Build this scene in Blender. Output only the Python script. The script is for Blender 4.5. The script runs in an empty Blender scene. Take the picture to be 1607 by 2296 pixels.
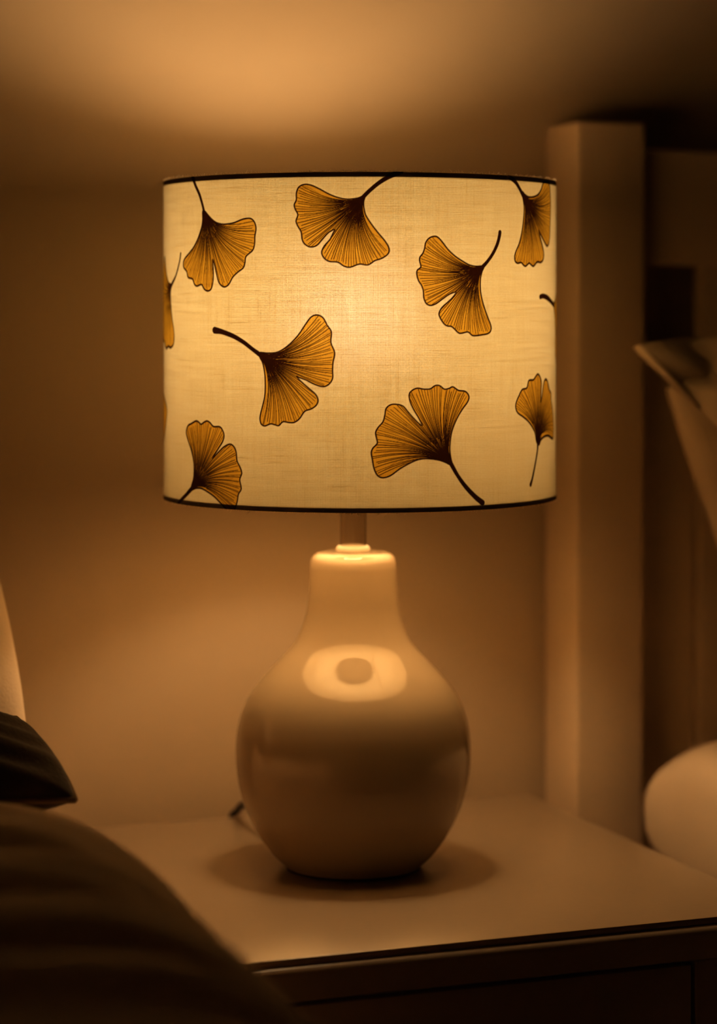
import bpy, bmesh, math, random
import numpy as np
from mathutils import Vector, Matrix, noise

random.seed(4)
rng = np.random.default_rng(7)
scene = bpy.context.scene
COL = scene.collection

# ------------------------------------------------------------------ camera model (metres; room axes)
# x runs along the bedroom wall, y points at the wall, the lamp stands at the origin of the plan
TH = math.radians(20.5)
FPX, CX = 5440.0, 803.5
PITCH = math.radians(1.5)
HORIZON = 700.0
CY = HORIZON + FPX * math.tan(PITCH)
EYE = 1.027
DIST = 1.86
Fh = np.array([math.sin(TH), math.cos(TH), 0.0])
Rt = np.array([math.cos(TH), -math.sin(TH), 0.0])
CAM = -DIST * Fh + 0.0041 * Rt + np.array([0, 0, EYE])
Fv = Fh * math.cos(PITCH) + np.array([0, 0, -math.sin(PITCH)])
Uv = Fh * math.sin(PITCH) + np.array([0, 0, math.cos(PITCH)])


def ray(px, py):
    return Fv + Rt * ((px - CX) / FPX) - Uv * ((py - CY) / FPX)


def at(px, py, d):
    """room point seen in the survey photo direction at horizontal distance d"""
    r = ray(px, py)
    return Vector(CAM + r * (d / float(r @ Fh)))


# ------------------------------------------------------------------ materials
def new_mat(name):
    m = bpy.data.materials.new(name)
    m.use_nodes = True
    nt = m.node_tree
    nt.nodes.clear()
    out = nt.nodes.new('ShaderNodeOutputMaterial')
    return m, nt, out


def mat(name, col, rough=0.6, metal=0.0, var=0.08, scale=30.0, bump=0.0, bscale=200.0, coat=0.0, spec=0.5, sheen=0.0):
    m, nt, out = new_mat(name)
    N, L = nt.nodes, nt.links
    b = N.new('ShaderNodeBsdfPrincipled')
    b.inputs['Roughness'].default_value = rough
    b.inputs['Metallic'].default_value = metal
    b.inputs['Specular IOR Level'].default_value = spec
    b.inputs['Coat Weight'].default_value = coat
    b.inputs['Coat Roughness'].default_value = 0.03
    b.inputs['Sheen Weight'].default_value = sheen
    tc = N.new('ShaderNodeTexCoord')
    nz = N.new('ShaderNodeTexNoise')
    nz.inputs['Scale'].default_value = scale
    nz.inputs['Detail'].default_value = 4
    L.new(tc.outputs['Object'], nz.inputs['Vector'])
    cr = N.new('ShaderNodeValToRGB')
    cr.color_ramp.elements[0].position = 0.3
    cr.color_ramp.elements[1].position = 0.7
    cr.color_ramp.elements[0].color = (*[c * (1 - var) for c in col], 1)
    cr.color_ramp.elements[1].color = (*[min(1, c * (1 + var)) for c in col], 1)
    L.new(nz.outputs['Fac'], cr.inputs['Fac'])
    L.new(cr.outputs['Color'], b.inputs['Base Color'])
    if bump:
        n2 = N.new('ShaderNodeTexNoise')
        n2.inputs['Scale'].default_value = bscale
        n2.inputs['Detail'].default_value = 3
        L.new(tc.outputs['Object'], n2.inputs['Vector'])
        bp = N.new('ShaderNodeBump')
        bp.inputs['Strength'].default_value = bump
        bp.inputs['Distance'].default_value = 0.002
        L.new(n2.outputs['Fac'], bp.inputs['Height'])
        L.new(bp.outputs['Normal'], b.inputs['Normal'])
    L.new(b.outputs['BSDF'], out.inputs['Surface'])
    return m


LIGHT = (1.0, 0.685, 0.360)
M = {}
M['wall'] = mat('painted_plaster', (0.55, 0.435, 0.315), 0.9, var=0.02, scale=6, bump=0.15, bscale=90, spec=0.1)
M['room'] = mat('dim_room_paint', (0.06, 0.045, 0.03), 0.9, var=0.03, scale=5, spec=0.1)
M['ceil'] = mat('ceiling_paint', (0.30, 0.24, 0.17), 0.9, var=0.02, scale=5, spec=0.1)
M['floor'] = mat('oak_floor', (0.12, 0.07, 0.035), 0.5, var=0.3, scale=9)
M['ceramic'] = mat('glazed_ceramic', (0.48, 0.385, 0.27), 0.015, var=0.015, scale=14, spec=0.65)
M['panel'] = mat('gap_lightening_paint', (0.86, 0.70, 0.52), 0.6, var=0.03)  # paler than the bed paint to brighten the gap between the slats
M['white_paint'] = mat('white_furniture_paint', (0.46, 0.355, 0.25), 0.30, var=0.02, scale=18, bump=0.05, bscale=160)
M['post_paint'] = mat('white_bed_paint', (0.66, 0.52, 0.38), 0.45, var=0.03, scale=12, bump=0.06, bscale=120)
M['dark_gap'] = mat('shadowed_carcass', (0.10, 0.07, 0.05), 0.7)
M['nickel'] = mat('satin_nickel', (0.62, 0.52, 0.42), 0.3, metal=1.0, var=0.05, scale=60)
M['holder'] = mat('cream_plastic', (0.65, 0.58, 0.48), 0.45)
M['wire'] = mat('shade_ring_metal', (0.05, 0.045, 0.03), 0.5)
M['felt'] = mat('dark_felt', (0.03, 0.02, 0.015), 0.95)
M['cord'] = mat('black_cable', (0.012, 0.011, 0.011), 0.45)
M['linen'] = mat('white_bed_linen', (0.72, 0.59, 0.46), 0.9, var=0.03, scale=20, bump=0.25, bscale=420, spec=0.15, sheen=0.1)
M['duvet'] = mat('cream_bedspread', (0.92, 0.69, 0.48), 0.9, var=0.04, scale=16, bump=0.3, bscale=300, spec=0.15, sheen=0.6)
M['charcoal'] = mat('dark_cushion_cloth', (0.045, 0.032, 0.020), 0.95, var=0.25, scale=25, bump=0.4, bscale=350, spec=0.1, sheen=0.3)
M['piping'] = mat('cushion_piping_cloth', (0.16, 0.115, 0.07), 0.9, var=0.1, scale=60, spec=0.1)
M['fuzz'] = mat('linen_thread', (0.8, 0.68, 0.5), 0.8, var=0.1, scale=300)

# clear tube
m, nt, out = new_mat('clear_acrylic')
g = nt.nodes.new('ShaderNodeBsdfGlass')
g.inputs['Color'].default_value = (0.97, 0.95, 0.92, 1); g.inputs['IOR'].default_value = 1.45; g.inputs['Roughness'].default_value = 0.02
nt.links.new(g.outputs[0], out.inputs['Surface'])
M['acrylic'] = m

# glowing lamp bulb
m, nt, out = new_mat('warm_bulb')
e = nt.nodes.new('ShaderNodeEmission')
e.inputs['Color'].default_value = (*LIGHT, 1)
e.inputs['Strength'].default_value = 58.0
nt.links.new(e.outputs[0], out.inputs['Surface'])
M['bulb'] = m


def shade_material():
    m, nt, out = new_mat('printed_linen_shade')
    N, L = nt.nodes, nt.links

    def math_(op, a, b=None, c=None):
        n = N.new('ShaderNodeMath'); n.operation = op
        for i, v in enumerate((a, b, c)):
            if v is None: continue
            if isinstance(v, (int, float)): n.inputs[i].default_value = v
            else: L.new(v, n.inputs[i])
        return n.outputs[0]

    def mixc(f, a, b, typ='MIX'):
        n = N.new('ShaderNodeMix'); n.data_type = 'RGBA'; n.blend_type = typ
        for k, v in ((0, f), (6, a), (7, b)):
            if isinstance(v, tuple): n.inputs[k].default_value = v
            elif isinstance(v, (int, float)): n.inputs[k].default_value = v
            else: L.new(v, n.inputs[k])
        return n.outputs[2]

    uv = N.new('ShaderNodeUVMap'); uv.uv_map = 'cloth'
    sp = N.new('ShaderNodeSeparateXYZ'); L.new(uv.outputs[0], sp.inputs[0])
    S, Z = sp.outputs[0], sp.outputs[1]      # metres along and up the cloth

    def noise_at(sx, sy, detail=2.0, rough=0.5):
        cm = N.new('ShaderNodeCombineXYZ')
        L.new(math_('MULTIPLY', S, sx), cm.inputs[0]); L.new(math_('MULTIPLY', Z, sy), cm.inputs[1])
        n = N.new('ShaderNodeTexNoise'); n.noise_dimensions = '2D'
        n.inputs['Scale'].default_value = 1.0
        n.inputs['Detail'].default_value = detail
        n.inputs['Roughness'].default_value = rough
        L.new(cm.outputs[0], n.inputs['Vector'])
        return n.outputs['Fac']

    P = 0.00118
    k = 2 * math.pi / P
    wob_s = math_('MULTIPLY', math_('SUBTRACT', noise_at(250, 60), 0.5), 3.4)
    wob_z = math_('MULTIPLY', math_('SUBTRACT', noise_at(60, 250), 0.5), 3.4)
    a = math_('SINE', math_('ADD', math_('MULTIPLY', S, k), wob_s))
    b = math_('SINE', math_('ADD', math_('MULTIPLY', Z, k), wob_z))
    weave = math_('MULTIPLY', math_('ADD', a, 1.0), math_('ADD', b, 1.0))      # 0..4, peaks at the open holes
    weave = math_('MULTIPLY', weave, 0.25)
    grain = math_('SUBTRACT', noise_at(700, 700, 3, 0.7), 0.5)
    # slubs: thicker single threads running level or upright
    hs = N.new('ShaderNodeMapRange'); hs.inputs[1].default_value = 0.66; hs.inputs[2].default_value = 0.78
    L.new(noise_at(28, 900, 1.0), hs.inputs[0])
    vs = N.new('ShaderNodeMapRange'); vs.inputs[1].default_value = 0.67; vs.inputs[2].default_value = 0.79
    L.new(noise_at(900, 22, 1.0), vs.inputs[0])
    thick_h = math_('SUBTRACT', noise_at(18, 420, 2.0), 0.5)
    thick_v = math_('SUBTRACT', noise_at(420, 18, 2.0), 0.5)
    t = math_('SUBTRACT', 1.14, math_('MULTIPLY', weave, 0.80))
    t = math_('ADD', t, math_('MULTIPLY', grain, 0.7))
    t = math_('ADD', t, math_('MULTIPLY', thick_h, 0.34))
    t = math_('ADD', t, math_('MULTIPLY', thick_v, 0.28))
    slub = math_('MAXIMUM', hs.outputs[0], vs.outputs[0])
    t = math_('MULTIPLY', t, math_('SUBTRACT', 1.0, math_('MULTIPLY', slub, 0.22)))
    tc_ = N.new('ShaderNodeCombineXYZ')
    for i, p in enumerate((0.75, 1.0, 1.45)):      # dense threads pass redder light
        L.new(math_('POWER', t, p), tc_.inputs[i])
    at_ = N.new('ShaderNodeAttribute'); at_.attribute_name = 'leaf_print'
    spl = N.new('ShaderNodeSeparateColor'); L.new(at_.outputs['Color'], spl.inputs[0])
    fill, ink, hem = spl.outputs[0], spl.outputs[1], spl.outputs[2]
    cloth = mixc(1.0, tc_.outputs[0], TRANS, 'MULTIPLY')
    amber = mixc(1.0, cloth, (0.80, 0.54, 0.10, 1), 'MULTIPLY')
    c = mixc(fill, cloth, amber)
    inkc = mixc(1.0, cloth, (0.035, 0.012, 0.006, 1), 'MULTIPLY')
    c = mixc(ink, c, inkc)
    c = mixc(hem, c, (0.004, 0.003, 0.002, 1))
    # reflected colour
    rc = mixc(fill, (0.42, 0.36, 0.27, 1), (0.30, 0.15, 0.03, 1))
    rc = mixc(hem, rc, mixc(fill, (0.20, 0.165, 0.10, 1), (0.09, 0.045, 0.015, 1)))      # folded hem
    rc = mixc(ink, rc, (0.02, 0.01, 0.006, 1))
    tr = N.new('ShaderNodeBsdfTranslucent'); L.new(c, tr.inputs['Color'])
    rf = N.new('ShaderNodeBsdfRefraction'); rf.inputs['IOR'].default_value = 1.35
    rf.inputs['Roughness'].default_value = 0.95
    fw = mixc(1.0, c, (FWD, FWD * 1.05, FWD * 2.6, 1), 'MULTIPLY')
    L.new(fw, rf.inputs['Color'])
    gm = N.new('ShaderNodeNewGeometry')
    rc = mixc(gm.outputs['Backfacing'], rc, (0.70, 0.62, 0.48, 1))     # pale lining inside
    df = N.new('ShaderNodeBsdfDiffuse'); L.new(rc, df.inputs['Color'])
    a1 = N.new('ShaderNodeAddShader'); L.new(tr.outputs[0], a1.inputs[0]); L.new(rf.outputs[0], a1.inputs[1])
    fr = N.new('ShaderNodeFresnel'); fr.inputs['IOR'].default_value = 2.0
    blk = N.new('ShaderNodeBsdfDiffuse'); blk.inputs['Color'].default_value = (0.30, 0.22, 0.12, 1)
    mx = N.new('ShaderNodeMixShader'); L.new(fr.outputs[0], mx.inputs[0]); L.new(a1.outputs[0], mx.inputs[1]); L.new(blk.outputs[0], mx.inputs[2])
    a2 = N.new('ShaderNodeAddShader'); L.new(mx.outputs[0], a2.inputs[0]); L.new(df.outputs[0], a2.inputs[1])
    L.new(a2.outputs[0], out.inputs['Surface'])
    return m


TRANS = (0.140, 0.126, 0.077, 1)
FWD = 0.040
M['shade'] = shade_material()


# ------------------------------------------------------------------ object helpers
def link(name, me, m, parent=None, smooth=True):
    o = bpy.data.objects.new(name, me)
    COL.objects.link(o)
    if m: me.materials.append(m)
    if parent:
        o.parent = parent
        o.matrix_parent_inverse = parent.matrix_basis.inverted()
    if smooth:
        me.polygons.foreach_set('use_smooth', [True] * len(me.polygons))
    return o


def from_bm(name, bm, m, parent=None, smooth=True):
    bmesh.ops.recalc_face_normals(bm, faces=bm.faces)
    me = bpy.data.meshes.new(name)
    bm.to_mesh(me); bm.free()
    return link(name, me, m, parent, smooth)


def empty(name, loc):
    o = bpy.data.objects.new(name, None)
    o.empty_display_size = 0.05
    o.location = loc
    COL.objects.link(o)
    return o


def tag(o, label=None, cat=None, group=None, kind=None):
    if label: o['label'] = label
    if cat: o['category'] = cat
    if group: o['group'] = group
    if kind: o['kind'] = kind
    return o


def box(bm, lo, hi, bevel=0.0, seg=3):
    r = bmesh.ops.create_cube(bm, size=1.0)
    vs = r['verts']
    for v in vs:
        v.co = Vector([lo[i] + (v.co[i] + 0.5) * (hi[i] - lo[i]) for i in range(3)])
    if bevel:
        es = list({e for v in vs for e in v.link_edges})
        bmesh.ops.bevel(bm, geom=es, offset=bevel, segments=seg, profile=0.5, affect='EDGES')


def box_obj(name, lo, hi, m, parent=None, bevel=0.003, seg=3):
    bm = bmesh.new(); box(bm, lo, hi, bevel, seg)
    o = from_bm(name, bm, m, parent, True)
    o.data.set_sharp_from_angle(angle=math.radians(35))
    return o


def lathe(name, prof, m, parent=None, seg=96, center=(0, 0), closed=False):
    """revolve (r, z) pairs about the vertical"""
    bm = bmesh.new()
    rings = []
    for r, z in prof:
        if r < 1e-6:
            rings.append([bm.verts.new((center[0], center[1], z))])
        else:
            rings.append([bm.verts.new((center[0] + r * math.cos(2 * math.pi * i / seg), center[1] + r * math.sin(2 * math.pi * i / seg), z)) for i in range(seg)])
    pairs = list(zip(rings, rings[1:]))
    if closed: pairs.append((rings[-1], rings[0]))
    for A, B in pairs:
        for i in range(seg):
            j = (i + 1) % seg
            q = [A[i % len(A)], A[j % len(A)], B[j % len(B)], B[i % len(B)]]
            u = []
            for v in q:
                if v not in u: u.append(v)
            if len(u) > 2: bm.faces.new(u)
    o = from_bm(name, bm, m, parent)
    o.data.set_sharp_from_angle(angle=math.radians(32))
    return o


def catmull(pts, n=8):
    P = [Vector(p) for p in pts]
    P = [P[0] * 2 - P[1]] + P + [P[-1] * 2 - P[-2]]
    o = []
    for i in range(1, len(P) - 2):
        for k in range(n):
            t = k / n
            o.append(0.5 * ((2 * P[i]) + (P[i + 1] - P[i - 1]) * t + (2 * P[i - 1] - 5 * P[i] + 4 * P[i + 1] - P[i + 2]) * t * t + (3 * P[i] - P[i - 1] - 3 * P[i + 1] + P[i + 2]) * t ** 3))
    o.append(P[-2])
    return o


def tube(bm, pts, r, seg=8, cap=True, closed=False):
    n = len(pts); rings = []
    for i, p in enumerate(pts):
        a = pts[i - 1] if (i or closed) else pts[0]
        b = pts[(i + 1) % n] if (i < n - 1 or closed) else pts[-1]
        t = (b - a).normalized()
        u = t.cross(Vector((0.13, 0.21, 0.97))).normalized(); w = t.cross(u)
        rr = r[i] if isinstance(r, (list, tuple)) else r
        rings.append([bm.verts.new(p + (u * math.cos(2 * math.pi * k / seg) + w * math.sin(2 * math.pi * k / seg)) * rr) for k in range(seg)])
    pr = list(zip(rings, rings[1:]))
    if closed: pr.append((rings[-1], rings[0]))
    for A, B in pr:
        for k in range(seg):
            bm.faces.new((A[k], A[(k + 1) % seg], B[(k + 1) % seg], B[k]))
    if cap and not closed:
        bm.faces.new(rings[0]); bm.faces.new(rings[-1][::-1])


# ------------------------------------------------------------------ room shell
WALL_Y = 0.258
X0, X1, Y0, ZC = -2.1, 2.3, -3.0, 2.40


def slab(name, lo, hi, m):
    o = box_obj(name, lo, hi, m, None, 0.0)
    tag(o, kind='structure')
    return o


slab('floor', (X0, Y0, -0.06), (X1, WALL_Y, 0.0), M['floor'])
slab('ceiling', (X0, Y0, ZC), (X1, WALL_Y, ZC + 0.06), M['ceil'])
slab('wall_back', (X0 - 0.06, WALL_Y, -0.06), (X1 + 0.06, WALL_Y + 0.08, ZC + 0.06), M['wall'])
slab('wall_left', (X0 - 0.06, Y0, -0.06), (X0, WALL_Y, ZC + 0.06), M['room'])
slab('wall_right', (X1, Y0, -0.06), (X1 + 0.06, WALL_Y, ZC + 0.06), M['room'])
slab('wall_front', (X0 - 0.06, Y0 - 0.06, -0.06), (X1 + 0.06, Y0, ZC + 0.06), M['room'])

# ------------------------------------------------------------------ nightstand
NX0, NX1, NY0, NY1, TOP = -0.212, 0.243, -0.236, 0.206, 0.600
ns = empty('nightstand', (0, 0, 0))
tag(ns, 'white painted nightstand with a drawer, standing under the lamp between the two beds', 'nightstand')
box_obj('tabletop', (NX0, NY0, TOP - 0.0052), (NX1, NY1, TOP), M['white_paint'], ns, 0.0012, 2)
# rounded moulding below the top, proud of it at the front
bm = bmesh.new()
prof = []
RB = 0.0060
zc = TOP - 0.0052 - RB
yf = NY0 - 0.0060
prof = [(NY0 + 0.03, TOP - 0.0053)]
for k in range(13):
    a = math.pi / 2 * k / 12
    prof.append((yf + RB - RB * math.sin(a), zc + RB * math.cos(a)))
prof += [(yf, TOP - 0.0270), (yf + 0.002, TOP - 0.0285), (NY0 + 0.03, TOP - 0.0285)]
A = [bm.verts.new((NX0 - 0.004, y, z)) for y, z in prof]
B = [bm.verts.new((NX1 + 0.004, y, z)) for y, z in prof]
for i in range(len(prof)):
    j = (i + 1) % len(prof)
    bm.faces.new((A[i], A[j], B[j], B[i]))
bm.faces.new(A); bm.faces.new(B[::-1])
o = from_bm('front_moulding', bm, M['white_paint'], ns); o.data.set_sharp_from_angle(angle=math.radians(40))
# carcass: two sides with stile fronts, back, bottom
ST = 0.075
for nm, lo, hi in (('side_panel', (NX0, NY0 + 0.032, 0.05), (NX0 + 0.018, NY1, TOP - 0.0052)),
                   ('side_panel', (NX1 - 0.018, NY0 + 0.032, 0.05), (NX1, NY1, TOP - 0.0052)),
                   ('back_panel', (NX0 + 0.018, NY1 - 0.012, 0.05), (NX1 - 0.018, NY1, TOP - 0.0052)),
                   ('bottom_panel', (NX0 + 0.018, NY0 + 0.032, 0.10), (NX1 - 0.018, NY1 - 0.012, 0.118)),
                   ('front_stile', (NX0, NY0 - 0.004, 0.05), (NX0 + ST, NY0 + 0.0315, TOP - 0.0285)),
                   ('front_stile', (NX1 - ST, NY0 - 0.004, 0.05), (NX1, NY0 + 0.0315, TOP - 0.0285))):
    box_obj(nm, lo, hi, M['white_paint'], ns, 0.0015, 2)
box_obj('drawer_front', (NX0 + ST + 0.003, NY0 - 0.003, 0.36), (NX1 - ST - 0.003, NY0 + 0.018, TOP - 0.0315), M['white_paint'], ns, 0.0012, 2)
box_obj('drawer_front', (NX0 + ST + 0.003, NY0 - 0.003, 0.135), (NX1 - ST - 0.003, NY0 + 0.018, 0.356), M['white_paint'], ns, 0.0012, 2)
for x in (NX0 + 0.004, NX1 - 0.044):
    for y in (NY0 + 0.002, NY1 - 0.042):
        box_obj('foot', (x, y, 0.0), (x + 0.04, y + 0.04, 0.05), M['white_paint'], ns, 0.003, 2)

# ------------------------------------------------------------------ table lamp
lamp = empty('table_lamp', (0, 0, TOP))
tag(lamp, 'lit table lamp with white bulbous ceramic base and ginkgo leaf drum shade', 'lamp')
PX = DIST / FPX
rows = [(300, 97.4), (400, 98.3), (500, 100.2), (600, 104), (700, 113), (800, 130), (850, 145), (900, 163), (950, 181.6), (1000, 199.4), (1050, 215.5),
        (1100, 229.4), (1150, 240), (1200, 248.5), (1300, 259.5), (1400, 264.6), (1500, 265.3), (1600, 262), (1700, 254.7), (1800, 243),
        (1900, 226), (2000, 203), (2080, 180.5), (2140, 161)]
body = [Vector((h * PX, 0, EYE - (1140 + Y / 2.67 - HORIZON) * PX)) for Y, h in rows]
body[-1].z = TOP + 0.0042
body = [(p.x, p.z) for p in catmull(body, 4)]
zt = 0.8428
cap = [(0.0, zt), (0.0245, zt), (0.0268, zt - 0.0004), (0.0290, zt - 0.0012), (0.0310, zt - 0.0028), (0.0324, zt - 0.0050), (0.0331, zt - 0.0078)]
body = [p for p in body if p[1] < zt - 0.0095]
_z = np.linspace(body[0][1], body[-1][1], 150); _r = np.interp(-_z, [-p[1] for p in body], [p[0] for p in body])
for _ in range(10):
    _r[1:-1] = 0.25 * _r[:-2] + 0.5 * _r[1:-1] + 0.25 * _r[2:]
body = list(zip(_r.tolist(), _z.tolist()))
foot_r = body[-1][0]
body += [(foot_r - 0.0012, TOP + 0.0026), (foot_r - 0.004, TOP + 0.0022), (0.0, TOP + 0.0022)]
lathe('ceramic_base', cap + body, M['ceramic'], lamp, 160)
lathe('felt_foot', [(0, TOP + 0.0022), (foot_r - 0.0030, TOP + 0.0022), (foot_r - 0.0030, TOP + 0.0002), (0, TOP + 0.0002)], M['felt'], lamp, 96)
lathe('collar', [(0.0, zt + 0.0052), (0.0108, zt + 0.0052), (0.0122, zt + 0.0046), (0.0130, zt + 0.0034), (0.0132, zt + 0.0020), (0.0128, zt + 0.0006), (0.0122, zt)], M['holder'], lamp, 64)
lathe('stem', [(0.0092, zt + 0.0052), (0.0101, zt + 0.0052), (0.0101, 0.908), (0.0092, 0.908)], M['acrylic'], lamp, 64, (0, 0), True)
lathe('bulb_holder', [(0.0, 0.908), (0.0165, 0.908), (0.0172, 0.912), (0.0172, 0.955), (0.0150, 0.962), (0.0150, 0.972), (0.0, 0.972)], M['holder'], lamp, 48)
BZ = 1.026
BR, CUT = 0.041, -49
bp_ = []
for k in range(17):
    a = math.radians(CUT + k * ((90 - CUT) / 16))
    bp_.append((max(0.0, BR * math.cos(a)), BZ + BR * math.sin(a)))
bp_[-1] = (0.0, BZ + BR)
cr_, cz_ = bp_[0]
dome = lathe("bulb", [(0.0, cz_ - 0.0002)] + bp_, M['bulb'], lamp, 24)
lathe('bulb_collar', [(0.0, 0.972), (0.0125, 0.972), (0.0135, 0.978), (0.020, cz_ - 0.010), (cr_ + 0.0004, cz_ - 0.001), (cr_ + 0.0004, cz_ - 0.0004), (0.0, cz_ - 0.0004)], M['holder'], lamp, 48)

# --- shade
RS = 0.150
ZB, ZT = 0.8850, 1.1262
SC = 0.0051 * Rt                              # the drum sits a few millimetres off the base axis
AXC = np.array([SC[0], SC[1]])
PHI0 = math.atan2(-Fh[1], -Fh[0])            # plan angle of the side facing the camera


def to_cloth(px, py):
    """image survey point -> (metres round the drum, height) on the near side of the cylinder"""
    r = ray(px, py)
    o2 = CAM[:2] - AXC; d2 = r[:2]
    A_ = d2 @ d2; B_ = o2 @ d2; C_ = o2 @ o2 - RS * RS
    disc = B_ * B_ - A_ * C_
    t = (-B_ - math.sqrt(max(disc, 0.0))) / A_
    p = CAM + r * t
    ang = math.atan2(p[1] - AXC[1], p[0] - AXC[0]) - PHI0
    ang = (ang + math.pi) % (2 * math.pi) - math.pi
    return np.array([ang * RS, p[2]])


def Q(x0, y0, s, pts):
    return [(x0 + x / s, y0 + y / s) for x, y in pts]


# each leaf: (outline, stem polyline from the free end to the blade, stem half widths in px, vein start)
LEAVES = []


def leaf(x0, y0, s, outline, stem, w, base):
    LEAVES.append((Q(x0, y0, s, outline), Q(x0, y0, s, stem), w, Q(x0, y0, s, [base])[0]))


leaf(400, 380, 7.655, [(415,720),(415,850),(400,980),(340,1170),(270,1320),(190,1430),(110,1530),(85,1600),(90,1680),(140,1750),(165,1850),(240,1880),(275,1970),(320,2000),(395,1975),(440,2050),(500,2085),(560,2050),(590,1930),(598,1790),(592,1650),(588,1545),(625,1660),(660,1820),(700,1950),(780,2015),(860,1975),(930,1850),(1020,1760),(1110,1690),(1140,1600),(1160,1490),(1270,1390),(1305,1280),(1310,1150),(1330,1010),(1300,900),(1230,840),(1100,855),(950,915),(800,940),(680,925),(600,880),(520,800),(450,715)],
     [(235,100),(290,270),(360,430),(415,620),(440,740)], (3.6, 2.6, 2.6, 2.4, 3), (440, 730))
leaf(640, 370, 5.739, [(1000,395),(930,425),(800,440),(680,420),(560,375),(440,310),(330,260),(240,250),(170,285),(140,360),(138,450),(112,510),(125,570),(158,640),(135,720),(160,790),(200,860),(215,960),(250,1020),(320,1055),(400,1035),(470,960),(540,880),(600,840),(632,830),(610,880),(570,960),(500,1040),(465,1120),(490,1190),(560,1240),(670,1250),(750,1300),(830,1315),(950,1275),(1060,1285),(1150,1230),(1240,1200),(1320,1140),(1330,1070),(1280,980),(1180,860),(1090,740),(1030,640),(1008,550),(1005,470),(1020,410)],
     [(1480,85),(1330,150),(1200,230),(1080,330),(1000,410)], (5, 4.4, 3.8, 3.6, 3.8), (1000, 415))
leaf(920, 500, 7.305, [(1170,705),(1080,710),(970,690),(860,630),(740,550),(620,440),(520,310),(450,235),(390,218),(310,245),(250,320),(230,420),(200,500),(155,560),(150,620),(170,720),(115,770),(103,830),(130,940),(180,1020),(210,1110),(220,1230),(260,1320),(330,1350),(420,1320),(530,1240),(640,1165),(745,1132),(700,1210),(620,1290),(520,1380),(470,1470),(480,1540),(540,1640),(600,1685),(680,1700),(780,1795),(840,1805),(940,1785),(1010,1840),(1080,1845),(1180,1830),(1270,1810),(1315,1760),(1315,1680),(1270,1560),(1220,1420),(1175,1270),(1145,1100),(1145,930),(1170,800),(1200,730)],
     [(1465,150),(1455,220),(1420,350),(1350,500),(1260,630),(1170,730)], (3.4, 3.4, 3.2, 3.0, 3.0, 3.6), (1170, 730))
leaf(470, 690, 5.357, [(600,540),(680,545),(790,540),(880,500),(980,420),(1070,320),(1150,200),(1220,110),(1290,88),(1360,120),(1410,210),(1460,290),(1455,420),(1500,540),(1480,660),(1475,760),(1475,850),(1430,920),(1360,948),(1260,920),(1160,870),(1080,840),(1045,825),(1090,880),(1180,960),(1270,1040),(1300,1110),(1280,1170),(1220,1215),(1140,1245),(1080,1330),(1020,1375),(960,1380),(880,1370),(830,1415),(780,1405),(730,1395),(660,1420),(615,1390),(605,1310),(630,1200),(660,1070),(668,930),(660,780),(635,660),(600,590)],
     [(60,270),(150,290),(280,340),(400,410),(510,495),(610,570)], (5.4, 4.2, 3.9, 3.7, 3.5, 4.2), (610, 570))
leaf(820, 850, 5.739, [(1080,1100),(1020,1070),(930,1040),(800,1025),(680,1035),(560,1085),(430,1160),(320,1240),(220,1270),(150,1240),(105,1150),(85,1040),(70,950),(90,890),(145,830),(140,770),(125,690),(160,620),(220,550),(245,460),(260,380),(320,330),(400,325),(480,350),(540,420),(610,500),(680,570),(725,595),(680,500),(620,400),(570,290),(558,200),(590,150),(660,118),(750,130),(830,125),(890,85),(950,85),(1010,130),(1070,120),(1120,100),(1190,145),(1280,160),(1325,220),(1310,290),(1240,390),(1170,510),(1110,660),(1085,800),(1080,920),(1095,1030),(1110,1090)],
     [(1495,1590),(1400,1510),(1280,1380),(1180,1240),(1090,1080)], (5.0, 4.3, 3.9, 3.4, 4.0), (1085, 1080))
leaf(380, 930, 8.928, [(440,1430),(480,1280),(490,1100),(480,920),(430,690),(350,440),(335,330),(370,220),(450,170),(530,125),(580,145),(630,190),(690,150),(750,125),(810,160),(880,235),(1000,240),(1060,310),(1090,420),(1060,540),(980,670),(860,875),(960,770),(1080,650),(1200,590),(1280,630),(1330,740),(1350,920),(1410,1050),(1445,1170),(1405,1300),(1435,1480),(1380,1590),(1355,1750),(1310,1900),(1260,1940),(1180,1915),(1060,1800),(900,1640),(760,1540),(640,1475),(530,1470),(450,1500)],
     [(150,1850),(230,1720),(340,1600),(460,1460)], (2.2, 2.6, 2.9, 3.6), (465, 1450))
leaf(1120, 380, 9.564, [(490,560),(520,760),(520,950),(490,1250),(430,1550),(340,1780),(320,1900),(340,1980),(390,2010),(460,1995),(510,2050),(560,2070),(630,2010),(680,2050),(730,2070),(800,1985),(880,1990),(930,1930),(945,1820),(920,1660),(870,1460),(835,1310),(890,1420),(950,1540),(1010,1640),(1050,1590),(1070,1450),(1075,1300),(1085,1000),(1090,700),(1080,500),(1070,350),(1030,270),(950,270),(915,340),(890,430),(820,540),(720,590),(620,590),(540,540),(490,480)],
     [(200,160),(330,260),(420,400),(510,580)], (3.6, 3.4, 2.8, 3.4), (525, 590))
leaf(1130, 820, 7.915, [(575,1350),(550,1200),(500,1090),(430,990),(340,910),(240,835),(205,740),(215,650),(260,540),(320,425),(400,395),(430,280),(460,255),(520,250),(560,190),(600,150),(640,210),(660,300),(655,450),(650,640),(670,560),(690,400),(710,280),(740,240),(770,290),(800,430),(830,500),(835,640),(860,830),(875,1100),(870,1260),(850,1290),(800,1250),(760,1240),(700,1265),(650,1320),(620,1400)],
     [(468,2110),(500,2000),(550,1750),(590,1500),(598,1340)], (3.0, 2.2, 2.0, 1.9, 3), (598, 1340))
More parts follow.
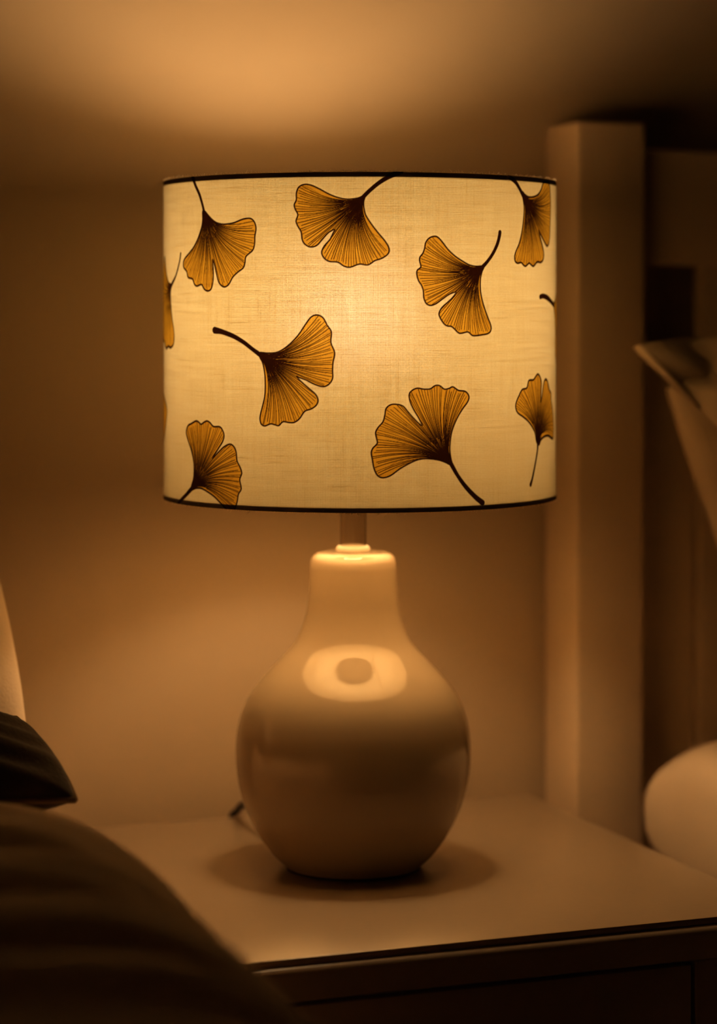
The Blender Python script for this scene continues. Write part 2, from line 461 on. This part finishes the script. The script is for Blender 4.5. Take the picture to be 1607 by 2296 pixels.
leaf(350, 560, 5.4667, [(190,440),(175,520),(180,680),(195,850),(215,980),(220,1080),(210,1160),(175,1200),(150,1180),(125,1205),(100,1120),(90,1090),(86,900),(86,600),(90,300),(103,90),(115,200),(130,320),(155,410),(190,430)],
     [(300,45),(285,150),(240,320),(185,440)], (1.7, 1.6, 1.6, 2.4), (180, 445))
leaf(0, 0, 1.0, [(366,878),(370,898),(374,918),(373,940),(370,968),(367,990),(365.5,990),(365.5,878)], [(365.6,930),(365.7,934)], (0.5, 0.5), (365.6, 934))
leaf(1190, 640, 9.571, [(480,400),(520,330),(545,130),(575,90),(590,1750),(542,1720),(525,1500),(521,1300),(524,1000),(517,760),(503,560),(486,440)],
     [(200,245),(260,228),(350,265),(420,335),(500,450)], (3.0, 3.0, 3.0, 2.4, 2.0), (500, 450))

hs = 0.0004
n_f = int(2 * 1.78 * RS / hs)
sF = np.linspace(-1.78 * RS, 1.78 * RS, n_f)
n_b = int((2 * math.pi - 3.56) * RS / 0.0012)
sB = np.linspace(1.78 * RS, (2 * math.pi - 1.78) * RS, n_b + 2)[1:-1]
S_ = np.concatenate([sF, sB])
NZ = int((ZT - ZB) / hs)
Z_ = np.linspace(ZB, ZT, NZ)
FILL = np.zeros((NZ, len(S_)), np.float32)
INK = np.zeros_like(FILL)


def window(x0, x1, y0, y1):
    i0, i1 = np.searchsorted(S_, [x0, x1]); j0, j1 = np.searchsorted(Z_, [y0, y1])
    return slice(max(j0 - 1, 0), j1 + 1), slice(max(i0 - 1, 0), i1 + 1)


def stroke(p, q, rp, rq, strength=1.0):
    rm = max(rp, rq) + hs * 1.5
    w = window(min(p[0], q[0]) - rm, max(p[0], q[0]) + rm, min(p[1], q[1]) - rm, max(p[1], q[1]) + rm)
    xs = S_[w[1]][None, :]; ys = Z_[w[0]][:, None]
    if xs.size == 0 or ys.size == 0: return
    d = q - p; L2 = float(d @ d) + 1e-14
    t = np.clip(((xs - p[0]) * d[0] + (ys - p[1]) * d[1]) / L2, 0, 1)
    D = np.hypot(xs - p[0] - t * d[0], ys - p[1] - t * d[1])
    r = rp + (rq - rp) * t
    a = np.clip((r - D) / (hs * 1.1) + 0.5, 0, 1) * strength
    INK[w] = np.maximum(INK[w], a)


def polyfill(P):
    w = window(P[:, 0].min() - hs, P[:, 0].max() + hs, P[:, 1].min() - hs, P[:, 1].max() + hs)
    xs = S_[w[1]][None, :]; ys = Z_[w[0]][:, None]
    ins = np.zeros((ys.size, xs.size), bool)
    for a, b in zip(P, np.roll(P, -1, 0)):
        if a[1] == b[1]: continue
        c = ((a[1] > ys) != (b[1] > ys)) & (xs < (b[0] - a[0]) * (ys - a[1]) / (b[1] - a[1]) + a[0])
        ins ^= c
    FILL[w] = np.maximum(FILL[w], ins.astype(np.float32))
    return w, ins


def smooth_closed(P, n=5):
    o = []
    N_ = len(P)
    for i in range(N_):
        p0, p1, p2, p3 = P[i - 1], P[i], P[(i + 1) % N_], P[(i + 2) % N_]
        for k in range(n):
            t = k / n
            o.append(0.5 * (2 * p1 + (p2 - p0) * t + (2 * p0 - 5 * p1 + 4 * p2 - p3) * t * t + (3 * p1 - p0 - 3 * p2 + p3) * t ** 3))
    return np.array(o)


def slant(s):
    """cloth length per seen length on the turned-away flanks of the drum"""
    c = math.cos(min(abs(s) / RS, 1.45))
    return min(2.2, c ** -0.6) if abs(s) < 1.7 * RS else 1.2


MPX = 0.000318      # metres per survey pixel on the near side of the drum


def print_leaf(outline, stem, widths, base, nveins=56, tip_ok=True):
    """rasterise one leaf given in cloth metres"""
    P = smooth_closed(outline, 4)
    w, ins = polyfill(P)
    ow = 1.65 * MPX
    for a, b in zip(P, np.roll(P, -1, 0)):
        stroke(a, b, ow * slant(a[0]), ow * slant(a[0]))
    st = [np.array(v[:2]) for v in catmull([(p[0], p[1], 0) for p in stem], 6)]
    wl = np.interp(np.linspace(0, 1, len(st)), np.linspace(0, 1, len(widths)), widths) * MPX * 1.2
    for i in range(len(st) - 1):
        sl_ = slant(st[i][0])
        stroke(st[i], st[i + 1], wl[i] * sl_, wl[i + 1] * sl_)
    if len(outline) < 15: return
    keep = INK.copy()[w]
    ink_before = INK.copy()
    ctr = outline.mean(0)
    axis = ctr - base; axis /= np.linalg.norm(axis)
    side = np.array([-axis[1], axis[0]])
    far = [p for p in P if (p - base) @ (p - base) > 0]
    angs = np.array([math.atan2((p - base) @ side, (p - base) @ axis) for p in P])
    rad = np.linalg.norm(P - base, axis=1)
    big = rad > 0.45 * rad.max()
    a0, a1 = angs[big].min(), angs[big].max()
    size = rad.max()
    for kv in range(nveins):
        u = (kv + 0.5 + rng.uniform(-0.35, 0.35)) / nveins
        al = a0 + (a1 - a0) * u
        # reach: outline radius near this direction
        near = np.abs(angs - al) < 0.06
        R_ = rad[near & big].max() if (near & big).any() else size * 0.9
        e = base + (axis * math.cos(al) + side * math.sin(al)) * R_ * 1.02
        c_ = base + (axis * math.cos(al * 0.42) + side * math.sin(al * 0.42)) * R_ * 0.42
        ph = rng.uniform(0, 6.28)
        w0 = rng.uniform(0.9, 1.7) * MPX; w1 = rng.uniform(0.50, 0.85) * MPX
        ts = np.linspace(0.02 if kv % 2 else rng.uniform(0.22, 0.42), rng.uniform(0.93, 1.0), 14)
        pts = [(1 - t) ** 2 * base + 2 * t * (1 - t) * c_ + t * t * e for t in ts]
        pw = [w0 * (1 - t) ** 1.6 + w1 for t in ts]
        for i in range(len(pts) - 1):
            stroke(pts[i], pts[i + 1], pw[i], pw[i + 1], 1.0)
        if rng.random() < 0.75:       # fine forked hair between the veins
            al2 = al + (a1 - a0) / nveins * rng.uniform(0.3, 0.7)
            e2 = base + (axis * math.cos(al2) + side * math.sin(al2)) * R_ * rng.uniform(0.75, 1.0)
            for i in range(7, 13):
                t = ts[i]; f = (i - 7) / 6
                f2 = (i - 6) / 6
                stroke(pts[i] * (1 - f) + f * (base * (1 - t) + e2 * t), pts[i + 1] * (1 - f2) + f2 * (base * (1 - ts[i + 1]) + e2 * ts[i + 1]), 0.42 * MPX, 0.38 * MPX, 0.75)
    # veins stay inside the blade; the base of the blade is solid ink
    xs = S_[w[1]][None, :]; ys = Z_[w[0]][:, None]
    D = np.hypot(xs - base[0], ys - base[1]) / size
    blob = np.clip((0.18 - D) / 0.08, 0, 1)
    inner = np.maximum(INK[w], blob)
    grown = np.where(ins, inner, keep)
    INK[:] = ink_before
    INK[w] = np.maximum(INK[w], grown)


conv = []
for outl, stem, wd, base in LEAVES:
    co = np.array([to_cloth(*p) for p in outl]); cs = np.array([to_cloth(*p) for p in stem]); cb = to_cloth(*base)
    conv.append((co, cs, wd, cb))
    print_leaf(co, cs, wd, cb, 56 if len(outl) > 30 else 30)
# the print carries on round the back of the drum
k = 0
for sx, zz, src, rot in ((0.315, 1.05, 3, 0.4), (0.385, 0.955, 4, 1.9), (0.46, 1.06, 1, -0.5), (0.535, 0.95, 2, 2.5), (0.60, 1.055, 4, 0.2), (0.655, 0.965, 3, 3.6)):
    co, cs, wd, cb = conv[src]
    c0 = co.mean(0); cr, sr = math.cos(rot), math.sin(rot); Rm = np.array([[cr, -sr], [sr, cr]])
    f = lambda p: (np.asarray(p) - c0) @ Rm.T + np.array([sx, zz])
    print_leaf(f(co), f(cs), [v * 1.6 for v in wd], f(cb), 30)

# cloth mesh: one tall ring of quads, both cut edges rolled in
NS = len(S_)
ang = PHI0 + S_ / RS
zz = np.concatenate([[ZB + 0.0012, ZB + 0.0003], Z_[1:-1], [ZT - 0.0003, ZT - 0.0012]])
zz[2] = ZB + hs * 1.2
zcol = np.concatenate([[ZB + 0.0030, ZB + 0.0002], Z_[1:-1], [ZT - 0.0002, ZT - 0.0030]])
rcol = np.full(len(zcol), RS)
rcol[0] = RS - 0.0012; rcol[1] = RS - 0.0006; rcol[-1] = RS - 0.0012; rcol[-2] = RS - 0.0006
flare = 0.0007 * np.exp(-(zcol - ZB) / 0.006)
rcol = rcol + flare
rowsidx = np.clip(np.arange(len(zcol)) - 1, 0, NZ - 1)
nR = len(zcol)
co = np.empty((nR, NS, 3), np.float32)
co[..., 0] = AXC[0] + rcol[:, None] * np.cos(ang)[None, :]
co[..., 1] = AXC[1] + rcol[:, None] * np.sin(ang)[None, :]
co[..., 2] = zcol[:, None]
idx = (np.arange(nR)[:, None] * NS + np.arange(NS)[None, :])
nx = np.roll(idx, -1, axis=1)
quads = np.stack([idx[:-1], nx[:-1], nx[1:], idx[1:]], -1).reshape(-1, 4)
me = bpy.data.meshes.new('lamp_shade')
me.vertices.add(nR * NS); me.vertices.foreach_set('co', co.ravel())
nq = len(quads)
me.loops.add(nq * 4); me.loops.foreach_set('vertex_index', quads.ravel().astype(np.int32))
me.polygons.add(nq)
me.polygons.foreach_set('loop_start', np.arange(0, nq * 4, 4, dtype=np.int32))
me.update(calc_edges=True)
att = me.attributes.new('leaf_print', 'FLOAT_COLOR', 'POINT')
colr = np.zeros((nR, NS, 4), np.float32)
colr[..., 0] = FILL[rowsidx]; colr[..., 1] = INK[rowsidx]; colr[..., 3] = 1
hem_ = np.clip((zcol - (ZT - 0.0042)) / 0.0007, 0, 1) + np.clip((ZB + 0.0040 - zcol) / 0.0007, 0, 1)
hem_ *= np.clip((ZT - 0.0002 - zcol) / 0.0005, 0, 1); hem_[-1] = 0
colr[..., 2] = np.clip(hem_, 0, 1)[:, None]
att.data.foreach_set('color', colr.ravel())
uvl = me.uv_layers.new(name='cloth')
Su = np.broadcast_to(S_[None, :], (nR, NS)); Zu = np.broadcast_to(zcol[:, None], (nR, NS))
sv = Su.ravel()[quads.ravel()].reshape(-1, 4).copy(); zv = Zu.ravel()[quads.ravel()]
wrap = sv[:, 1] < sv[:, 0] - 0.1
sv[wrap, 1] += 2 * math.pi * RS; sv[wrap, 2] += 2 * math.pi * RS
uvl.data.foreach_set('uv', np.stack([sv.ravel(), zv], -1).astype(np.float32).ravel())
me.polygons.foreach_set('use_smooth', np.ones(nq, bool))
me.validate()
shade = link('lamp_shade', me, M['shade'], lamp, False)
tag(shade, 'cream linen drum shade printed with amber ginkgo leaves')


def hoop(name, z0, z1, parent):
    r0, r1 = RS - 0.0036, RS - 0.0014
    c = 0.0006
    return lathe(name, [(r1 - c, z0), (r1, z0 + c), (r1, z1 - c), (r1 - c, z1), (r0 + c, z1), (r0, z1 - c), (r0, z0 + c), (r0 + c, z0)], M['wire'], parent, 128, tuple(AXC), True)


hoop('shade_ring', ZT - 0.0052, ZT - 0.0010, shade)
hoop('shade_ring', ZB + 0.0010, ZB + 0.0052, shade)
# carrier that hangs the drum on the bulb holder
bm = bmesh.new()
zc_ = 0.914
tube(bm, [Vector((AXC[0] + 0.021 * math.cos(a), AXC[1] + 0.021 * math.sin(a), zc_)) for a in np.linspace(0, 2 * math.pi, 33)[:-1]], 0.0016, 8, closed=True)
for k in range(3):
    a = 0.9 + k * 2 * math.pi / 3
    p0 = Vector((AXC[0] + 0.0205 * math.cos(a), AXC[1] + 0.0205 * math.sin(a), zc_))
    p1 = Vector((AXC[0] + 0.1475 * math.cos(a), AXC[1] + 0.1475 * math.sin(a), ZB + 0.0045))
    tube(bm, [p0, p0 * 0.5 + p1 * 0.5, p1], 0.0012, 8)
from_bm('shade_carrier', bm, M['wire'], shade)
# frayed threads along both cut edges
bm = bmesh.new()
for k in range(1100):
    top = k < 820
    a = PHI0 + random.uniform(-1.9, 1.9)
    r = RS - (0.0009 if top else -0.0002)
    z = ZT if top else ZB
    L_ = random.choice((0.0006, 0.0009, 0.0012, 0.0018, 0.0028)) * random.uniform(0.6, 1.1)
    sg = 1 if top else -1
    n_ = Vector((math.cos(a), math.sin(a), 0)); t_ = Vector((-math.sin(a), math.cos(a), 0))
    p = Vector((AXC[0], AXC[1], z - 0.0004 * sg)) + n_ * r
    lean = random.uniform(-0.9, 0.9)
    pts = [p, p + Vector((0, 0, sg * L_ * 0.5)) + t_ * lean * L_ * 0.3 + n_ * L_ * 0.12, p + Vector((0, 0, sg * L_ * random.uniform(0.5, 1.0))) + t_ * lean * L_ + n_ * L_ * 0.3]
    tube(bm, pts, 0.00013, 4)
tag(from_bm('frayed_threads', bm, M['fuzz'], shade), kind='stuff')

# power cord trailing over the back edge
bm = bmesh.new()
e1 = Vector(CAM + ray(537, 1828) * ((NY1 - 0.002 - CAM[1]) / ray(537, 1828)[1])); e1.y = NY1 + 0.0045; e1.z = max(e1.z, TOP + 0.0042); e0 = Vector(CAM + ray(556, 1806) * ((0.165 - CAM[1]) / ray(556, 1806)[1]))
cp = [Vector((-0.010, 0.0535, TOP + 0.0085)), Vector((-0.03, 0.085, TOP + 0.012)), e0, e1, Vector((e1.x - 0.003, NY1 + 0.0125, TOP - 0.008)), Vector((e1.x - 0.005, NY1 + 0.015, TOP - 0.06)), Vector((e1.x - 0.02, NY1 + 0.022, 0.30)), Vector((e1.x - 0.02, NY1 + 0.022, 0.02))]
tube(bm, catmull(cp, 8), 0.0032, 10)
tag(from_bm('power_cord', bm, M['cord'], lamp), 'black power cord')

# ------------------------------------------------------------------ right bed
bed = empty('bed', (0.9, -0.7, 0))
tag(bed, 'white painted bed with square post and slatted headboard, right of the nightstand', 'bed')
BX0, BX1 = 0.274, 1.30
PS = 0.0666
PY1 = 0.242
box_obj('bed_post', (BX0, PY1 - PS, 0), (BX0 + PS, PY1, 1.194), M['post_paint'], bed, 0.0035, 4)
box_obj('bed_post', (BX1 - PS, PY1 - PS, 0), (BX1, PY1, 1.194), M['post_paint'], bed, 0.0035, 4)
box_obj('headboard_rail', (BX0 + PS, 0.197, 1.069), (BX1 - PS, 0.225, 1.172), M['post_paint'], bed, 0.003, 3)
box_obj('headboard_rail', (BX0 + PS, 0.197, 0.34), (BX1 - PS, 0.225, 0.46), M['post_paint'], bed, 0.003, 3)
box_obj('added_gap_panel', (BX0 + PS, 0.2205, 0.455), (BX1 - PS, 0.2262, 0.985), M['panel'], bed, 0.001, 1)  # added behind the slats so the lower gap catches bounced light
x = 0.4110
while x < BX1 - PS - 0.05:
    box_obj('headboard_slat', (x, 0.202, 0.455), (x + 0.062, 0.220, 1.073), M['post_paint'], bed, 0.002, 2)
    x += 0.127
for x in (BX0 + 0.012, BX1 - 0.042):
    box_obj('side_rail', (x, -1.75, 0.20), (x + 0.030, PY1 - PS, 0.33), M['post_paint'], bed, 0.003, 3)
    box_obj('foot_post', (x - 0.012, -1.80, 0), (x + 0.042, -1.745, 0.40), M['post_paint'], bed, 0.003, 3)
box_obj('slat_base', (BX0 + 0.042, -1.745, 0.24), (BX1 - 0.042, PY1 - PS - 0.005, 0.262), M['post_paint'], bed, 0.002, 2)


def puffy_box(name, lo, hi, r, m, label, cat, amp=0.004, sc=5.0, n=(24, 40, 8)):
    bm = bmesh.new()
    box(bm, lo, hi, r, 6)
    bmesh.ops.subdivide_edges(bm, edges=[e for e in bm.edges if e.calc_length() > 0.12], cuts=12, use_grid_fill=True)
    for v in bm.verts:
        v.co += Vector((noise.noise(v.co * sc), noise.noise(v.co * sc + Vector((7, 1, 2))), noise.noise(v.co * sc + Vector((3, 9, 4))))) * amp
    o = from_bm(name, bm, m)
    return tag(o, label, cat)


puffy_box('mattress', (BX0 + 0.045, -1.73, 0.264), (BX1 - 0.045, PY1 - PS - 0.012, 0.482), 0.045, M['linen'], 'white sheeted mattress on the bed right of the nightstand, under its pillows', 'mattress')


def pillow(name, c, T, m, label, cat, n=44, pull=0.07, wr=0.006, wsc=9.0, seed=0.0, group=None, sag=0.0, power=0.45, edge=None, seam=0.15):
    """pillow from its four corners TL, TR, BR, BL seen from the front"""
    TL, TR, BR, BL = [Vector(p) for p in c]
    nrm = (TR - TL).cross(BL - TL).normalized()
    W = (TR - TL).length
    bm = bmesh.new()
    grids = []
    for s in (1, -1):
        g = []
        for j in range(n + 1):
            row = []
            for i in range(n + 1):
                a = -1 + 2 * i / n; b = -1 + 2 * j / n
                border = i in (0, n) or j in (0, n)
                if s == -1 and border:
                    row.append(grids[0][j][i]); continue
                # finer sampling near the seams
                a = math.sin(a * math.pi / 2); b = math.sin(b * math.pi / 2)
                a2 = a * (1 - pull * (1 - b * b)); b2 = b * (1 - pull * (1 - a * a))
                u, v = (a2 + 1) / 2, (b2 + 1) / 2
                p = TL * ((1 - u) * (1 - v)) + TR * (u * (1 - v)) + BR * (u * v) + BL * ((1 - u) * v)
                t = T * 0.5 * max(0.0, (1 - a * a) * (1 - b * b)) ** power
                q = p * wsc + Vector((seed, seed * 0.7, 1.3))
                corner = 1.0
                d = noise.noise(q) * wr + noise.noise(q * 2.3) * wr * 0.5
                radial = math.sin((math.atan2(b, a)) * 14 + seed) * wr * 0.5 * (a * a + b * b) * (1 - max(abs(a), abs(b)) ** 6)
                p = p + nrm * (-s) * (t + (d + radial) * (seam + min(1, t / (T * 0.25)))) + Vector((0, 0, -sag * (a * a)))
                row.append(bm.verts.new(p))
            g.append(row)
        grids.append(g)
    for s, g in enumerate(grids):
        for j in range(n):
            for i in range(n):
                f = (g[j][i], g[j][i + 1], g[j + 1][i + 1], g[j + 1][i])
                bm.faces.new(f if s == 0 else f[::-1])
    ring = [v.co.copy() for v in grids[0][0]] + [grids[0][j][n].co.copy() for j in range(1, n + 1)] + [grids[0][n][i].co.copy() for i in range(n - 1, -1, -1)] + [grids[0][j][0].co.copy() for j in range(n - 1, 0, -1)]
    o = from_bm(name, bm, m)
    tag(o, label, cat, group)
    if edge:
        b2 = bmesh.new(); tube(b2, ring, edge[0], 8, closed=True)
        from_bm('piping', b2, edge[1], o)
    return o


# flat pillow whose end shows beside the post
def at_y(px, py, y):
    r = ray(px, py)
    return Vector(CAM + r * ((y - CAM[1]) / r[1]))


c = [Vector((0.322, 0.140, 0.592)), Vector((1.0, 0.145, 0.592)), Vector((1.0, -0.30, 0.592)), Vector((0.332, -0.315, 0.592))]
pillow('pillow', c, 0.205, M['linen'], 'white pillow lying flat at the foot of the right bed post', 'pillow', pull=0.010, seed=3.1, wr=0.013, power=0.2)
# pillow standing against the slats
tl, bl = at_y(1494, 870, 0.132), at_y(1758, 1630, 0.085)
acr = Vector((0.60, 0.0, 0.17))
c = [tl, tl + acr, bl + acr, bl]
pillow('pillow', c, 0.085, M['linen'], 'white pillow leaning upright against the headboard slats, behind the drooping one', 'pillow', pull=0.0, seed=8.3, wr=0.006, power=0.3)
c = [at_y(1424, 776, 0.035), at_y(2250, 790, 0.02), at_y(3000, 1500, -0.06), at_y(2300, 1490, -0.05)]
pillow('pillow', c, 0.10, M['linen'], 'topmost white pillow with its crumpled corner drooping past the right bed post', 'pillow', pull=-0.10, seed=5.7, wr=0.013, wsc=13, power=0.6, seam=0.7)

# ------------------------------------------------------------------ left bed: bedspread, cushion, pillow
def bedspread():
    EX = -0.234; R_ = 0.115; ZS = 0.730
    ys = np.linspace(0.19, -1.95, 430)
    # cross-section by arc length: flat top, rounded edge, hanging side
    sec = []
    for s in np.linspace(-1.25, 0, 60)[:-1]:
        sec.append((EX - R_ + s, ZS, 0.0, 1.0, s))
    for k in range(29):
        a = math.pi / 2 * k / 28
        sec.append((EX - R_ + R_ * math.sin(a), ZS - R_ + R_ * math.cos(a), math.sin(a), math.cos(a), R_ * a))
    for z in np.linspace(ZS - R_, 0.012, 40)[1:]:
        sec.append((EX, z, 1.0, 0.0, R_ * math.pi / 2 + ZS - R_ - z))
    bm = bmesh.new()
    grid = []
    for y in ys:
        row = []
        head = 1 / (1 + math.exp((y + 0.225) / 0.03))          # folds start in front of the cushion
        for x, z, nx_, nz_, s in sec:
            q = y * 0.937 + 0.35 * s * (1.0 if s < 0 else 1.5)
            q2 = q + 0.018 * noise.noise(Vector((s * 3, y * 4, 0.5)))
            hump = lambda t: 2 * math.sqrt(math.sin(math.pi * t) ** 2 + 0.012) - 1.25
            f = hump(q2 / 0.090 + 0.35) + 0.25 * hump(q2 / 0.043 + noise.noise(Vector((s * 4, y * 3, 3))))
            am = 0.0088 * head * (0.75 + 0.5 * noise.noise(Vector((s * 2.2, y * 2.5, 7))))
            if s > R_ * 0.6: am *= max(0.55, 1 - (s - R_ * 0.6) * 3)
            d = f * am - 0.046 * (1 - head) - 0.032 * max(0.0, -y - 0.36) + 0.004 * noise.noise(Vector((x * 6, y * 6, z * 6)))
            dx = nx_ * d; dz = nz_ * d
            x2 = min(x + dx, -0.2205)
            row.append(bm.verts.new((x2, y, max(z + dz, 0.006))))
        grid.append(row)
    for A_, B_ in zip(grid, grid[1:]):
        for i in range(len(A_) - 1):
            bm.faces.new((A_[i], B_[i], B_[i + 1], A_[i + 1]))
    # close the far side, the two ends and the underside
    xl = sec[0][0]
    lower = [bm.verts.new((xl, y, 0.006)) for y in ys]
    for j in range(len(ys) - 1):
        bm.faces.new((grid[j][0], lower[j], lower[j + 1], grid[j + 1][0]))
        bm.faces.new((lower[j], grid[j][-1], grid[j + 1][-1], lower[j + 1]))
    bm.faces.new(grid[0] + [lower[0]]); bm.faces.new(grid[-1][::-1] + [lower[-1]])
    o = from_bm('bedspread', bm, M['duvet'])
    return tag(o, 'cream rumpled bedspread in wavy folds over the near left bed', 'bedspread')


bedspread()
tr, br = at(36, 1612, 1.68), at(168, 1794, 1.60)
acr = Vector((-0.36, -0.005, 0.022))
c = [tr + acr, tr, br, br + acr]
pillow('cushion', c, 0.075, M['charcoal'], 'dark piped cushion on the left bedspread, in front of a white pillow', 'cushion', pull=-0.03, seed=2.2, wr=0.006, power=0.42, edge=(0.0022, M['piping']))
tr, br = at(-70, 1090, 1.90), at(64, 1680, 1.80)
acr = Vector((-0.50, -0.01, 0.0))
c = [tr + acr, tr, br, br + acr]
pillow('pillow', c, 0.11, M['linen'], 'white pillow behind the dark cushion at the left edge', 'pillow', pull=-0.025, seed=6.4, wr=0.008, power=0.4)

# ------------------------------------------------------------------ world, camera
w = bpy.data.worlds.new('night'); scene.world = w
w.use_nodes = True
bg = w.node_tree.nodes.get('Background') or w.node_tree.nodes.new('ShaderNodeBackground')
bg.inputs[0].default_value = (0.02, 0.012, 0.006, 1)
bg.inputs[1].default_value = 0.0

cam = bpy.data.cameras.new('camera')
co_ = bpy.data.objects.new('camera', cam)
COL.objects.link(co_)
co_.location = Vector(CAM)
co_.rotation_euler = (math.pi / 2 - PITCH, 0, -TH)
cam.sensor_fit = 'AUTO'; cam.sensor_width = 36.0
cam.lens = FPX / 2296 * 36.0
cam.shift_y = -(1148 - CY) / 2296
cam.clip_start = 0.05
cam.dof.use_dof = True
cam.dof.focus_distance = 1.715
cam.dof.aperture_fstop = 2.9
scene.camera = co_

scene.view_settings.view_transform = 'Standard'
scene.view_settings.look = 'Medium High Contrast'
scene.view_settings.exposure = 0.0
scene.cycles.max_bounces = 8
scene.cycles.diffuse_bounces = 4
scene.cycles.glossy_bounces = 4
scene.cycles.transmission_bounces = 6
scene.cycles.sample_clamp_indirect = 4.0
scene.cycles.use_denoising = True
scene.cycles.use_light_tree = False
scene.cycles.use_adaptive_sampling = True
scene.cycles.adaptive_threshold = 0.02
